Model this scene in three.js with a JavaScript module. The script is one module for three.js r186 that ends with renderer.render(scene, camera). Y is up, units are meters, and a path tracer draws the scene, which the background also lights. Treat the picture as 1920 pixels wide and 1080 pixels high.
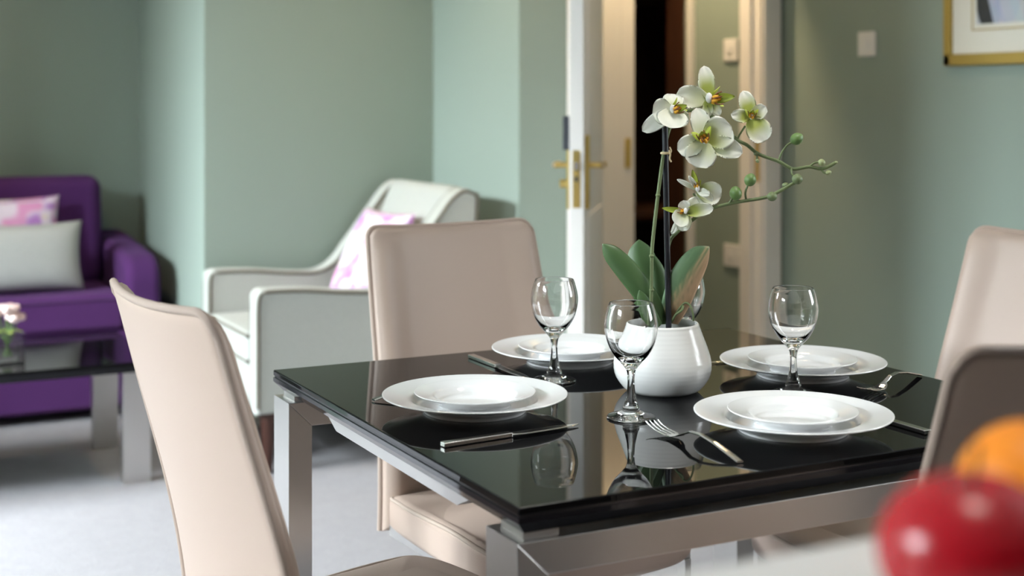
import * as THREE from 'three';
import { RoundedBoxGeometry } from 'three/addons/geometries/RoundedBoxGeometry.js';
import { mergeGeometries, mergeVertices } from 'three/addons/utils/BufferGeometryUtils.js';
import { RectAreaLightUniformsLib } from 'three/addons/lights/RectAreaLightUniformsLib.js';

// ---------------------------------------------------------------- camera, sky, daylight, exposure
const renderer = new THREE.WebGLRenderer({ antialias: true });
renderer.toneMapping = THREE.LinearToneMapping;
renderer.toneMappingExposure = 1.11;
renderer.shadowMap.enabled = true;
RectAreaLightUniformsLib.init();

const scene = new THREE.Scene();
scene.background = new THREE.Color(0.86, 0.95, 1.0);           // even overcast sky
scene.backgroundIntensity = 2;

const FOCAL = 2600, HORIZON = 190, EYE = 1.21, YAW = Math.atan(1340 / 2600);
const camera = new THREE.PerspectiveCamera(2 * Math.atan(540 / FOCAL) * 180 / Math.PI, 1920 / 1080, 0.05, 60);
camera.position.set(0, EYE, 0);
camera.rotation.y = -YAW;
camera.setViewOffset(1920, 1080, 0, 540 - HORIZON, 1920, 1080); // shifted lens: verticals stay upright
camera.focus = 2.1;
camera.userData.fStop = 3.2;
scene.add(camera);

// two unseen windows in the left wall, area panels behind them as sky
const XL = -1.5, SKYLIGHT = 180;
const UNSEEN_WINDOWS = [{ x: XL, z0: -5.1, z1: -3.6, y0: 0.45, y1: 2.2 }, { x: XL, z0: -2.1, z1: -1.2, y0: 0.45, y1: 2.0 }];
for (const w of UNSEEN_WINDOWS) {
  const l = new THREE.RectAreaLight(new THREE.Color(0.84, 0.94, 1.0), SKYLIGHT, w.z1 - w.z0 + 1.4, 2.2);   // sky panel, its lower edge set to leave the upper walls dimmer
  l.name = 'unseen_window_light';
  l.position.set(w.x - 1.3, 3.2, (w.z0 + w.z1) / 2);
  l.lookAt(10, 3.2, (w.z0 + w.z1) / 2);
  scene.add(l);
}

// unseen window in the right wall, a soft panel lighting pot and glasses
const XR = 3.4, UNSEEN_KWIN = { z0: -1.15, z1: -0.35, y0: 1.0, y1: 2.1 };
{
  const l = new THREE.RectAreaLight(new THREE.Color(0.9, 0.96, 1.0), 20, UNSEEN_KWIN.z1 - UNSEEN_KWIN.z0 - 0.06, UNSEEN_KWIN.y1 - UNSEEN_KWIN.y0 - 0.06);
  l.name = 'unseen_window_light';
  l.position.set(XR + 0.2, (UNSEEN_KWIN.y0 + UNSEEN_KWIN.y1) / 2, (UNSEEN_KWIN.z0 + UNSEEN_KWIN.z1) / 2);
  l.lookAt(-10, (UNSEEN_KWIN.y0 + UNSEEN_KWIN.y1) / 2, (UNSEEN_KWIN.z0 + UNSEEN_KWIN.z1) / 2);
  scene.add(l);
}

// ---------------------------------------------------------------- helpers
let seed = 7;
const rnd = () => { seed = (seed * 1664525 + 1013904223) % 4294967296; return seed / 4294967296; };
const V = (x, y, z) => new THREE.Vector3(x, y, z);
const taken = new Map();
const numbered = (n) => { const k = taken.get(n) ?? 0; taken.set(n, k + 1); return k ? `${n}_${String(k).padStart(3, '0')}` : n; };
function shade(o) { o.castShadow = o.receiveShadow = true; return o; }
function part(name, geometry, material, parent, pos, rot) {
  const m = shade(new THREE.Mesh(geometry, material));
  m.name = name;
  if (pos) m.position.set(...pos);
  if (rot) m.rotation.set(...rot);
  parent.add(m);
  return m;
}
function thing(name, label, category, pos = [0, 0, 0], turn = 0, group) {
  const o = new THREE.Group();
  o.name = numbered(name); o.position.set(...pos); o.rotation.y = turn;
  o.userData = { label, category };
  if (group) o.userData.group = group;
  scene.add(o);
  return o;
}
function copy(root, label, pos, turn) {
  const c = root.clone();
  c.name = numbered(root.name.replace(/_\d+$/, '')); c.userData = { ...root.userData, label };
  c.position.set(...pos); if (turn !== undefined) c.rotation.set(0, turn, 0);
  scene.add(c);
  return c;
}
function struct(name, geometry, material, label, category) {
  const m = shade(new THREE.Mesh(geometry, material));
  m.name = name; m.userData = { kind: 'structure', label, category };
  scene.add(m);
  return m;
}
function structGroup(name, label, category) {
  const g = new THREE.Group(); g.name = name; g.userData = { kind: 'structure', label, category }; scene.add(g); return g;
}
// box between two corners, uv in metres
function slab(x0, y0, z0, x1, y1, z1, r = 0) {
  const w = x1 - x0, h = y1 - y0, d = z1 - z0;
  const g = r ? new RoundedBoxGeometry(w, h, d, 3, r) : new THREE.BoxGeometry(w, h, d);
  g.translate((x0 + x1) / 2, (y0 + y1) / 2, (z0 + z1) / 2);
  return metreUV(g);
}
function metreUV(g) {
  const p = g.attributes.position, n = g.attributes.normal, uv = new Float32Array(p.count * 2);
  for (let i = 0; i < p.count; i++) {
    const ax = Math.abs(n.getX(i)), ay = Math.abs(n.getY(i)), az = Math.abs(n.getZ(i));
    const [u, v] = ax >= ay && ax >= az ? [p.getZ(i), p.getY(i)] : ay >= az ? [p.getX(i), p.getZ(i)] : [p.getX(i), p.getY(i)];
    uv[2 * i] = u; uv[2 * i + 1] = v;
  }
  g.setAttribute('uv', new THREE.BufferAttribute(uv, 2));
  return g;
}
const rbox = (w, h, d, r, seg = 4) => metreUV(new RoundedBoxGeometry(w, h, d, seg, r));
function tube(pts, r, seg = 40, radial = 8, closed = false) {
  return new THREE.TubeGeometry(new THREE.CatmullRomCurve3(pts, closed, 'catmullrom', 0.5), seg, r, radial, closed);
}
function smoothProfile(pts, n) { return new THREE.SplineCurve(pts.map((p) => new THREE.Vector2(...p))).getPoints(n); }
function lathe(pts, seg = 64) { return new THREE.LatheGeometry(pts.map((p) => (p.isVector2 ? p : new THREE.Vector2(...p))), seg); }
function surface(fn, nu, nv) {                                   // fn(u, v) -> Vector3, u and v in 0..1
  const pos = [], uv = [], idx = [];
  for (let j = 0; j <= nv; j++) for (let i = 0; i <= nu; i++) { const p = fn(i / nu, j / nv); pos.push(p.x, p.y, p.z); uv.push(i / nu, j / nv); }
  for (let j = 0; j < nv; j++) for (let i = 0; i < nu; i++) { const a = j * (nu + 1) + i; idx.push(a, a + 1, a + nu + 2, a, a + nu + 2, a + nu + 1); }
  const g = new THREE.BufferGeometry();
  g.setAttribute('position', new THREE.Float32BufferAttribute(pos, 3));
  g.setAttribute('uv', new THREE.Float32BufferAttribute(uv, 2));
  g.setIndex(idx); g.computeVertexNormals();
  return g;
}
// two sheets with a common border, welded into one closed skin
function closedSkin(front, back, nu, nv) {
  const a = surface(front, nu, nv), b = surface((u, v) => back(1 - u, v), nu, nv);
  const g = mergeGeometries([a, b]);
  const uv = g.attributes.uv.clone();
  g.deleteAttribute('normal'); g.deleteAttribute('uv');
  const w = mergeVertices(g, 1e-5); w.computeVertexNormals();
  return metreUV(w);
}
const smooth = (a, b, x) => { const t = Math.min(1, Math.max(0, (x - a) / (b - a))); return t * t * (3 - 2 * t); };

// ---------------------------------------------------------------- textures
function lattice(n) { const a = new Float32Array(n * n); for (let i = 0; i < a.length; i++) a[i] = rnd(); return a; }
function tileNoise(cells) {
  const l = lattice(cells);
  return (u, v) => {
    const x = u * cells, y = v * cells, i = Math.floor(x), j = Math.floor(y), s = smooth(0, 1, x - i), t = smooth(0, 1, y - j);
    const at = (a, b) => l[((b % cells) + cells) % cells * cells + ((a % cells) + cells) % cells];
    return (at(i, j) * (1 - s) + at(i + 1, j) * s) * (1 - t) + (at(i, j + 1) * (1 - s) + at(i + 1, j + 1) * s) * t;
  };
}
function makeTexture(size, fn, color, sx, sy = sx) {
  const d = new Uint8Array(size * size * 4);
  for (let j = 0; j < size; j++) for (let i = 0; i < size; i++) {
    const c = fn(i / size, j / size), k = 4 * (j * size + i), v = Array.isArray(c) ? c : [c, c, c];
    for (let q = 0; q < 3; q++) d[k + q] = Math.max(0, Math.min(255, 255 * v[q]));
    d[k + 3] = 255;
  }
  const t = new THREE.DataTexture(d, size, size);
  t.wrapS = t.wrapT = THREE.RepeatWrapping; t.magFilter = THREE.LinearFilter; t.minFilter = THREE.LinearFilter;
  t.repeat.set(1 / sx, 1 / sy); if (color) t.colorSpace = THREE.SRGBColorSpace;
  t.needsUpdate = true;
  return t;
}
const nA = tileNoise(8), nB = tileNoise(32), nC = tileNoise(128), nD = tileNoise(256);
const wallBump = makeTexture(512, (u, v) => 0.5 * nD(u, v) + 0.5 * nC(u, v), false, 0.5);
const carpetBump = makeTexture(512, (u, v) => 0.7 * nD(u, v) + 0.3 * nC(u, v), false, 0.35);
const carpetTone = makeTexture(512, (u, v) => { const k = 0.9 + 0.1 * (0.5 * nD(u, v) + 0.25 * nC(u, v) + 0.25 * nB(u, v)); return [k, k, k]; }, true, 1.1);
const weave = makeTexture(512, (u, v) => 0.5 + 0.22 * Math.sin(u * 2 * Math.PI * 64) * Math.sin(v * 2 * Math.PI * 64) + 0.28 * (nD(u, v) - 0.5), false, 0.12);
const weaveTone = makeTexture(512, (u, v) => { const k = 0.86 + 0.14 * (0.6 * nD(u, v) + 0.4 * nC(u, v)); return [k, k, k]; }, true, 0.25);
const grain = makeTexture(512, (u, v) => 0.6 * nD(u, v) + 0.4 * nC(u, v), false, 0.12);
const brushed = makeTexture(512, (u, v) => { const k = 0.55 + 0.45 * nD(u, 0.013 * Math.floor(v * 6)); return [k, k, k]; }, false, 0.12, 0.6);
const woodTone = makeTexture(512, (u, v) => { const k = 0.7 + 0.3 * nC(u, v * 0.06) * nB(u, v * 0.25); return [k, k * 0.97, k * 0.94]; }, true, 0.3, 0.9);
const floral = makeTexture(256, (u, v) => {
  const a = nA(u, v), b = nA(v + 0.37, u + 0.11), c = tilePink(u, v);
  const pale = [0.93, 0.87, 0.93], lilac = [0.72, 0.5, 0.8], pink = [0.9, 0.62, 0.8], cream = [0.93, 0.86, 0.8];
  const m = (p, q, t) => p.map((x, i) => x * (1 - t) + q[i] * t);
  return m(m(m(pale, lilac, smooth(0.52, 0.75, a)), pink, smooth(0.55, 0.8, b)), cream, 0.7 * smooth(0.6, 0.85, c));
}, true, 0.5);
function tilePink(u, v) { return nB(u * 0.4, v * 0.4); }

// ---------------------------------------------------------------- materials
const std = (o) => new THREE.MeshStandardMaterial(o);
const phys = (o) => new THREE.MeshPhysicalMaterial(o);
const lin = (r, g, b) => new THREE.Color().setRGB(r, g, b);
const M = {
  wall: std({ color: lin(0.265, 0.325, 0.28), roughness: 0.75, bumpMap: wallBump, bumpScale: 0.0006 }),
  ceiling: std({ color: lin(0.78, 0.77, 0.74), roughness: 0.9 }),
  carpet: std({ color: lin(0.35, 0.335, 0.35), roughness: 1, map: carpetTone, bumpMap: carpetBump, bumpScale: 0.004 }),
  whitePaint: std({ color: lin(0.84, 0.8, 0.76), roughness: 0.4 }),
  plastic: std({ color: lin(0.78, 0.76, 0.74), roughness: 0.35 }),
  brass: std({ color: lin(0.78, 0.58, 0.2), roughness: 0.28, metalness: 1 }),
  gold: std({ color: lin(0.42, 0.3, 0.08), roughness: 0.4, metalness: 0.75 }),
  darkPlastic: std({ color: lin(0.03, 0.035, 0.045), roughness: 0.5 }),
  leather: phys({ color: lin(0.45, 0.34, 0.278), roughness: 0.46, bumpMap: grain, bumpScale: 0.00025 }),
  pipingDark: phys({ color: lin(0.4, 0.31, 0.25), roughness: 0.5 }),
  steel: phys({ color: lin(0.58, 0.56, 0.545), roughness: 0.36, metalness: 1, bumpMap: brushed, bumpScale: 0.00004 }),
  chrome: std({ color: lin(0.72, 0.72, 0.73), roughness: 0.2, metalness: 1 }),
  cutlery: std({ color: lin(0.72, 0.71, 0.69), roughness: 0.13, metalness: 1 }),
  blackGlass: phys({ color: lin(0.004, 0.004, 0.0045), roughness: 0.02, ior: 1.26 }),
  edgeGlass: phys({ color: lin(0.008, 0.008, 0.011), roughness: 0.06, ior: 1.45 }),
  porcelain: phys({ color: lin(0.82, 0.82, 0.815), roughness: 0.14, clearcoat: 0.5, clearcoatRoughness: 0.06 }),
  glass: phys({ color: lin(1, 1, 1), roughness: 0, transmission: 1, thickness: 0.01, ior: 1.5 }),
  pane: phys({ color: lin(1, 1, 1), roughness: 0, transmission: 1, thickness: 0, ior: 1.5 }),
  potGlaze: phys({ color: lin(0.86, 0.85, 0.82), roughness: 0.22, clearcoat: 0.4, clearcoatRoughness: 0.1 }),
  soil: std({ color: lin(0.012, 0.01, 0.008), roughness: 0.9 }),
  leafGreen: phys({ color: lin(0.075, 0.145, 0.05), roughness: 0.42, side: THREE.DoubleSide }),
  leafVariegated: phys({ color: lin(1, 1, 1), roughness: 0.5, vertexColors: true, side: THREE.DoubleSide }),
  petal: phys({ color: lin(1, 1, 1), roughness: 0.5, vertexColors: true, side: THREE.DoubleSide, transmission: 0.3, thickness: 0 }),
  lipGreen: phys({ color: lin(0.42, 0.5, 0.06), roughness: 0.5, side: THREE.DoubleSide }),
  lipGold: std({ color: lin(0.75, 0.38, 0.02), roughness: 0.5 }),
  lipBrown: std({ color: lin(0.2, 0.06, 0.02), roughness: 0.5 }),
  stemGreen: std({ color: lin(0.13, 0.17, 0.07), roughness: 0.6 }),
  stake: std({ color: lin(0.012, 0.012, 0.018), roughness: 0.35 }),
  raffia: std({ color: lin(0.6, 0.47, 0.28), roughness: 0.8 }),
  budGreen: std({ color: lin(0.115, 0.2, 0.055), roughness: 0.45 }),
  budOlive: std({ color: lin(0.13, 0.17, 0.07), roughness: 0.5 }),
  budPale: std({ color: lin(0.26, 0.3, 0.14), roughness: 0.5 }),
  sofa: phys({ color: lin(0.085, 0.017, 0.125), roughness: 0.95, map: weaveTone, bumpMap: weave, bumpScale: 0.0008, sheen: 0.25, sheenColor: lin(0.3, 0.15, 0.42), sheenRoughness: 0.6 }),
  sofaPiping: std({ color: lin(0.05, 0.012, 0.075), roughness: 0.9 }),
  armchair: phys({ color: lin(0.5, 0.51, 0.47), roughness: 0.95, map: weaveTone, bumpMap: weave, bumpScale: 0.0006 }),
  armchairPiping: std({ color: lin(0.13, 0.115, 0.09), roughness: 0.9 }),
  greyCushion: std({ color: lin(0.5, 0.5, 0.48), roughness: 0.95, map: weaveTone, bumpMap: weave, bumpScale: 0.0008 }),
  floralCushion: std({ color: lin(0.9, 0.9, 0.9), roughness: 0.9, map: floral, bumpMap: weave, bumpScale: 0.0004 }),
  darkWood: std({ color: lin(0.09, 0.03, 0.018), roughness: 0.4, map: woodTone }),
  closetWood: std({ color: lin(0.075, 0.03, 0.014), roughness: 0.5, map: woodTone }),
  curtain: phys({ color: lin(0.32, 0.3, 0.28), roughness: 1, transmission: 0.12, thickness: 0, side: THREE.DoubleSide }),
  worktop: std({ color: lin(0.72, 0.71, 0.69), roughness: 0.35 }),
  cabinet: std({ color: lin(0.075, 0.05, 0.035), roughness: 0.5 }),
  apple: phys({ color: lin(0.48, 0.004, 0.014), roughness: 0.26 }),
  orange: std({ color: lin(0.95, 0.29, 0.014), roughness: 0.45 }),
  bark: std({ color: lin(0.06, 0.04, 0.02), roughness: 0.8 }),
  mat: std({ color: lin(0.7, 0.69, 0.62), roughness: 0.8 }),
  rose: std({ color: lin(0.85, 0.66, 0.62), roughness: 0.8, side: THREE.DoubleSide }),
  roseLeaf: std({ color: lin(0.2, 0.24, 0.05), roughness: 0.7, side: THREE.DoubleSide }),
  seam: std({ color: lin(0.12, 0.12, 0.13), roughness: 0.25, metalness: 1 }),
  added_lawn: std({ color: lin(0.06, 0.12, 0.03), roughness: 1 }),
  lampGlow: std({ color: lin(0.9, 0.85, 0.75), emissive: lin(1.0, 0.8, 0.55), emissiveIntensity: 3 }),
};

// ---------------------------------------------------------------- the room
const H = 2.42, ZB = 2.4;                    // ceiling, right wall, left wall, kitchen end
const Z1 = -4.31, Z2 = -5.05, Z3 = -6.14, X2 = 2.25, X3 = 1.33;   // the stepped back walls
const T = 0.12;
struct('floor', slab(XL - T, -0.1, -7.0, 4.2, 0, ZB + T), M.carpet, 'pale grey lilac carpet covering the whole floor', 'carpet');
struct('ceiling', slab(XL - T, H, -7.0, 4.2, H + 0.1, ZB + T), M.ceiling, 'white ceiling above the room', 'ceiling');
{
  const g = structGroup('wall_right', 'sage green wall carrying the gold framed picture', 'wall'), K = UNSEEN_KWIN;
  part('plain_stretch', slab(XR, 0, Z1 - T, XR + T, H, K.z0), M.wall, g);
  part('plain_stretch', slab(XR, 0, K.z1, XR + T, H, ZB + T), M.wall, g);
  part('below_window', slab(XR, 0, K.z0, XR + T, K.y0, K.z1), M.wall, g);
  part('above_window', slab(XR, K.y1, K.z0, XR + T, H, K.z1), M.wall, g);
  const w = structGroup('window_3', 'unseen small white framed window lighting the table from the right', 'window'), x = XR + 0.06;  // out of view, placed to light pot and glasses from the right
  for (const [z0, y0, z1, y1] of [[K.z0, K.y0, K.z0 + 0.05, K.y1], [K.z1 - 0.05, K.y0, K.z1, K.y1], [K.z0 + 0.05, K.y0, K.z1 - 0.05, K.y0 + 0.05], [K.z0 + 0.05, K.y1 - 0.05, K.z1 - 0.05, K.y1]]) part('window_frame', slab(x - 0.03, y0, z0, x + 0.03, y1, z1), M.whitePaint, w);
  part('pane', slab(x - 0.002, K.y0 + 0.05, K.z0 + 0.05, x + 0.002, K.y1 - 0.05, K.z1 - 0.05), M.pane, w);
}
struct('wall_behind', slab(XL - T, 0, ZB, XR, H, ZB + T), M.wall, 'sage green kitchen wall behind the worktop', 'wall');
struct('wall_back', slab(XL - T, 0, Z3 - T, X3, H, Z3), M.wall, 'sage green wall behind the purple sofa', 'wall');
struct('wall_step', slab(X3, 0, Z3 - T, X2, H, Z2), M.wall, 'sage green wall block behind the pale armchair', 'wall');
{
  const g = structGroup('wall_door', 'sage green wall around the open white door', 'wall');
  part('pier', slab(X2, 0, -5.3, 2.505, H, Z1), M.wall, g);
  part('nib', slab(3.325, 0, Z1 - T, XR, H, Z1), M.wall, g);
  part('lintel', slab(2.505, 2.06, Z1 - T, 3.325, H, Z1), M.wall, g);
}
struct('unseen_wall_alcove', slab(-0.42, 0, Z3, -0.3, H, -5.0), M.wall, 'unseen sage green partition shading the wall behind the sofa', 'wall');  // out of view, placed to shade the wall behind the sofa
{ // left wall, out of view, with two openings placed for the light
  const g = structGroup('wall_left', 'unseen sage green wall with two windows on the left', 'wall'), x0 = XL - 0.28, x1 = XL, [A, B] = UNSEEN_WINDOWS;
  for (const w of UNSEEN_WINDOWS) {
    part('below_window', slab(x0, 0, w.z0, x1, w.y0, w.z1), M.wall, g);
    part('above_window', slab(x0, w.y1, w.z0, x1, H, w.z1), M.wall, g);
  }
  for (const [z0, z1] of [[Z3 - T, A.z0], [A.z1, B.z0], [B.z1, ZB + T]]) part('beside_window', slab(x0, 0, z0, x1, H, z1), M.wall, g);
}
UNSEEN_WINDOWS.forEach((W, n) => {  // both out of view, placed to light the room from the left
  const g = structGroup(`window_${n + 1}`, n ? 'unseen white framed window lighting the dining table from the left' : 'unseen white framed window lighting the living area from the left', 'window'), x = XL - 0.14;
  const bar = (z0, y0, z1, y1) => part('window_frame', slab(x - 0.03, y0, z0, x + 0.03, y1, z1), M.whitePaint, g);
  bar(W.z0, W.y0, W.z0 + 0.06, W.y1); bar(W.z1 - 0.06, W.y0, W.z1, W.y1);
  bar(W.z0, W.y0, W.z1, W.y0 + 0.06); bar(W.z0, W.y1 - 0.06, W.z1, W.y1);
  const w = (W.z1 - W.z0) / 2;
  bar(W.z0 + w - 0.035, W.y0, W.z0 + w + 0.035, W.y1);
  for (let k = 0; k < 2; k++) part('pane', slab(x - 0.002, W.y0 + 0.05, W.z0 + k * w + 0.03, x + 0.002, W.y1 - 0.05, W.z0 + (k + 1) * w - 0.03), M.pane, g);
  part('window_sill', slab(XL - 0.1, W.y0 - 0.03, W.z0 - 0.03, XL + 0.06, W.y0 + 0.0, W.z1 + 0.03), M.whitePaint, g);
});
function curtain(label, z0, z1) {  // out of view, hung beside the unseen windows
  const t = thing('curtain', label, 'curtain', [XL + 0.12, 0.03, 0], 0, 'curtains at the windows');
  part('fabric', surface((u, v) => V(0.05 * Math.sin(u * 30) + 0.015 * Math.sin(u * 71), v * 2.28, z0 + u * (z1 - z0)), 90, 6), M.curtain, t);
  part('curtain_rail', slab(-0.012, 2.28, z0 - 0.03, 0.012, 2.31, z1 + 0.03), M.steel, t);
}
curtain('unseen taupe curtain beside the window next to the coffee table', -3.62, -3.25);
curtain('unseen taupe curtain beside the window next to the dining table', -1.22, -0.85);

struct('added_lawn', slab(-30, -0.5, -30, XL - 0.3, -0.4, 20), M.added_lawn, 'green ground added outside the unseen windows', 'added_lawn');  // ground added out of view, dark below the sky panels
{
  const g = surface((u, v) => { const z = -11 + u * 14, a = v * Math.PI; return V(-3.1 - 0.35 * Math.cos(a) + 0.12 * nB(u * 3, v), 2.0 * Math.sqrt(Math.sin(a)) - 0.4 + 0.12 * nB(u * 3 + 0.4, v), z); }, 160, 24);
  struct('added_hedge', g, M.added_lawn, 'tall greenery added outside the unseen windows', 'added_hedge');  // added out of view as the horizon under the sky panels
}
// skirting boards
const skirt = (name, a) => struct(name, slab(...a), M.whitePaint, 'white painted skirting board', 'skirting');
skirt('baseboard_right', [XR - 0.016, 0, Z1 + 0.02, XR, 0.1, ZB]);
skirt('baseboard_back', [-0.3, 0, Z3, X3 - 0.016, 0.1, Z3 + 0.016]);
skirt('baseboard_step', [X3 - 0.016, 0, Z2 + 0.0, X2 - 0.016, 0.1, Z2 + 0.016]);
skirt('baseboard_step_side', [X3 - 0.016, 0, Z3 + 0.016, X3, 0.1, Z2]);
skirt('baseboard_pier', [X2 - 0.016, 0, Z2 + 0.016, X2, 0.1, Z1 + 0.016]);
skirt('baseboard_left', [XL, 0, Z3 + 0.02, XL + 0.016, 0.1, ZB]);

// lobby beyond the doorway
struct('wall_lobby_right', slab(3.325, 0, -4.86, 3.52, H, Z1 - T), M.wall, 'sage green lobby wall with switch and socket', 'wall');
struct('wall_lobby_back', (() => mergeGeometries([slab(2.505, 0, -5.0, 2.9, H, -4.8), slab(2.9, 2.06, -5.0, 3.325, H, -4.8)]))(), M.wall, 'sage green lobby wall around the dark closet', 'wall');
{
  const g = structGroup('trim_1', 'white door frame of the open doorway', 'door frame'), z0 = Z1 - T - 0.012, z1 = Z1 + 0.016;
  part('jamb', slab(3.3, 0, Z1 - T, 3.325, 2.06, Z1), M.whitePaint, g);
  part('jamb', slab(2.505, 0, Z1 - T, 2.53, 2.06, Z1), M.whitePaint, g);
  part('head', slab(2.53, 2.035, Z1 - T, 3.3, 2.06, Z1), M.whitePaint, g);
  part('stop', slab(3.288, 0, Z1 - T, 3.3, 2.035, Z1 - 0.05), M.whitePaint, g);
  part('architrave', slab(3.306, 0, Z1, 3.388, 2.12, z1, 0.006), M.whitePaint, g);
  part('architrave', slab(2.44, 0, Z1, 2.524, 2.12, z1, 0.006), M.whitePaint, g);
  part('architrave', slab(2.524, 2.04, Z1, 3.306, 2.12, z1, 0.006), M.whitePaint, g);
  part('strike_plate', slab(3.2985, 0.9, Z1 - 0.036, 3.3, 1.06, Z1 - 0.008), M.brass, g);
}
{
  const g = structGroup('trim_2', 'warm lit white frame of the dark closet', 'door frame'), z = -4.8;
  part('architrave', slab(2.86, 0, z, 2.965, 2.12, z + 0.018, 0.006), M.whitePaint, g);
  part('jamb', slab(2.965, 0, z - 0.12, 3.03, 2.06, z + 0.008), M.whitePaint, g);
  part('architrave', slab(3.29, 0, z, 3.325, 2.12, z + 0.018, 0.006), M.whitePaint, g);
  part('head', slab(3.03, 2.03, z - 0.12, 3.29, 2.06, z + 0.008), M.whitePaint, g);
  part('hinge', slab(2.985, 0.94, z + 0.008, 3.012, 1.06, z + 0.012), M.brass, g);
}
{
  const g = structGroup('closet', 'dark brown wooden closet behind the lobby', 'closet'), z = -4.93;
  part('back_panel', slab(2.9, 0, -5.62, 3.9, 2.1, -5.6), M.closetWood, g);
  part('side_panel', slab(3.86, 0, -5.6, 3.9, 2.1, z - 0.07), M.closetWood, g);
  part('side_panel', slab(2.9, 0, -5.6, 2.93, 2.1, z - 0.07), M.closetWood, g);
  part('top_panel', slab(2.9, 2.1, -5.62, 3.9, 2.12, z - 0.07), M.closetWood, g);
  part('shelf', slab(2.93, 1.66, -5.6, 3.86, 1.69, -5.05), M.closetWood, g);
  part('shelf', slab(2.93, 0.7, -5.6, 3.86, 0.73, -5.1), M.closetWood, g);
  part('front_panel', slab(3.325, 0, -5.0, 3.9, 2.12, -4.86), M.closetWood, g);
}
function unseenCeilingLamp(label, x, z, power, y = H, color = lin(1.0, 0.72, 0.42)) {  // lamps out of view, each placed to light one stretch of wall
  const t = thing('unseen_ceiling_lamp', label, 'ceiling lamp', [x, y, z], 0);
  part('rim', lathe([[0.055, 0], [0.058, -0.012], [0.075, -0.012], [0.078, -0.004], [0.078, 0]], 32), M.chrome, t);
  part('lamp_lens', lathe([[0, -0.008], [0.056, -0.008], [0.056, -0.002], [0, -0.002]], 32), M.lampGlow, t);
  const l = new THREE.SpotLight(color, power, 0, 1.25, 0.9);
  l.name = 'lamp_light'; l.position.set(0, -0.03, 0); l.target.position.set(0, -2, 0); l.castShadow = true; l.shadow.radius = 2.5;
  t.add(l, l.target); l.target.name = 'lamp_target';
  return t;
}
unseenCeilingLamp('unseen round lamp in the lobby ceiling lighting the closet frame', 2.9, -4.6, 5.5);
function pendant(label, x, y, z, power) {  // out of view, hung to light tableware, chairs and fruit from above
  const t = thing('unseen_pendant_lamp', label, 'pendant lamp', [x, y, z]);
  part('shade', lathe([[0.02, 0.16], [0.06, 0.155], [0.15, 0.05], [0.19, 0], [0.186, 0], [0.146, 0.046], [0.058, 0.15], [0.02, 0.154]], 40), M.steel, t);
  part('cord', new THREE.CylinderGeometry(0.004, 0.004, H - y - 0.16, 8).translate(0, (H - y + 0.16) / 2, 0), M.darkPlastic, t);
  part('bulb', new THREE.SphereGeometry(0.05, 20, 14).translate(0, 0.07, 0), M.lampGlow, t);
  const l = new THREE.SpotLight(new THREE.Color(1, 0.95, 0.88), power, 0, 1.0, 0.8);
  l.name = 'unseen_pendant_light'; l.position.set(0, 0.0, 0); l.target.position.set(0, -2, 0); l.target.name = 'pendant_target'; l.castShadow = true; l.shadow.radius = 5;
  t.add(l, l.target);
}
pendant('unseen steel pendant lamp lighting the dining table from above', 1.32, 1.88, -1.5, 1.5);
pendant('unseen steel pendant lamp lighting the breakfast bar and fruit', 0.55, 1.9, -0.5, 0.6);
unseenCeilingLamp('unseen round ceiling lamp lighting the armchair wall', 1.75, -4.2, 3);
unseenCeilingLamp('unseen round ceiling lamp lighting the right wall and door frame', 2.65, -3.3, 1.1);
unseenCeilingLamp('unseen round ceiling lamp lighting the wall behind the sofa', 0.45, -5.35, 1.5);

// open white door
{
  const hx = 2.552, hz = Z1 + 0.025, a = -0.62;                    // leaf runs from the hinge towards the room
  const g = structGroup('door_1', 'open white door seen edge on with brass lock', 'door');
  g.position.set(hx, 0, hz);
  g.rotation.y = a;                                               // local +z runs along the leaf to its free edge, local x is its thickness
  const L = 0.755, th = 0.044;
  part('leaf', slab(-th / 2, 0.008, 0, th / 2, 2.03, L, 0.002), M.whitePaint, g);
  for (const [y0, y1] of [[0.2, 0.85], [1.1, 1.88]]) for (const s of [-1, 1]) part('panel_moulding', slab(s * th / 2 - 0.004, y0, 0.12, s * th / 2 + 0.004, y1, L - 0.12, 0.003), M.whitePaint, g);
  part('lock_faceplate', slab(-0.0115, 0.885, L - 0.001, 0.0115, 1.06, L + 0.002), M.brass, g);
  part('latch', slab(-0.007, 1.0, L, 0.007, 1.025, L + 0.008), M.chrome, g);
  part('keyhole', slab(-0.005, 0.965, L + 0.001, 0.005, 0.98, L + 0.0035), M.darkPlastic, g);
  for (const s of [-1, 1]) {
    const x0 = s * th / 2, pl = part('escutcheon', slab(Math.min(x0, x0 + s * 0.012), 0.878, L - 0.085, Math.max(x0, x0 + s * 0.012), 1.105, L - 0.035, 0.004), M.brass, g);
    part('lever_handle', mergeGeometries([tube([V(x0 + s * 0.01, 1.013, L - 0.06), V(x0 + s * 0.05, 1.013, L - 0.06)], 0.009, 6), tube([V(x0 + s * 0.05, 1.013, L - 0.052), V(x0 + s * 0.053, 1.013, L - 0.12), V(x0 + s * 0.05, 1.011, L - 0.18)], 0.009, 14)]), M.brass, pl);
  }
  part('thumb_turn', new THREE.CylinderGeometry(0.013, 0.014, 0.026, 20).rotateZ(Math.PI / 2).translate(-th / 2 - 0.022, 0.955, L - 0.06), M.brass, g);
  part('card_reader', slab(-th / 2 - 0.024, 1.06, L - 0.08, -th / 2, 1.165, L - 0.03, 0.004), M.darkPlastic, g);
}

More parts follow.
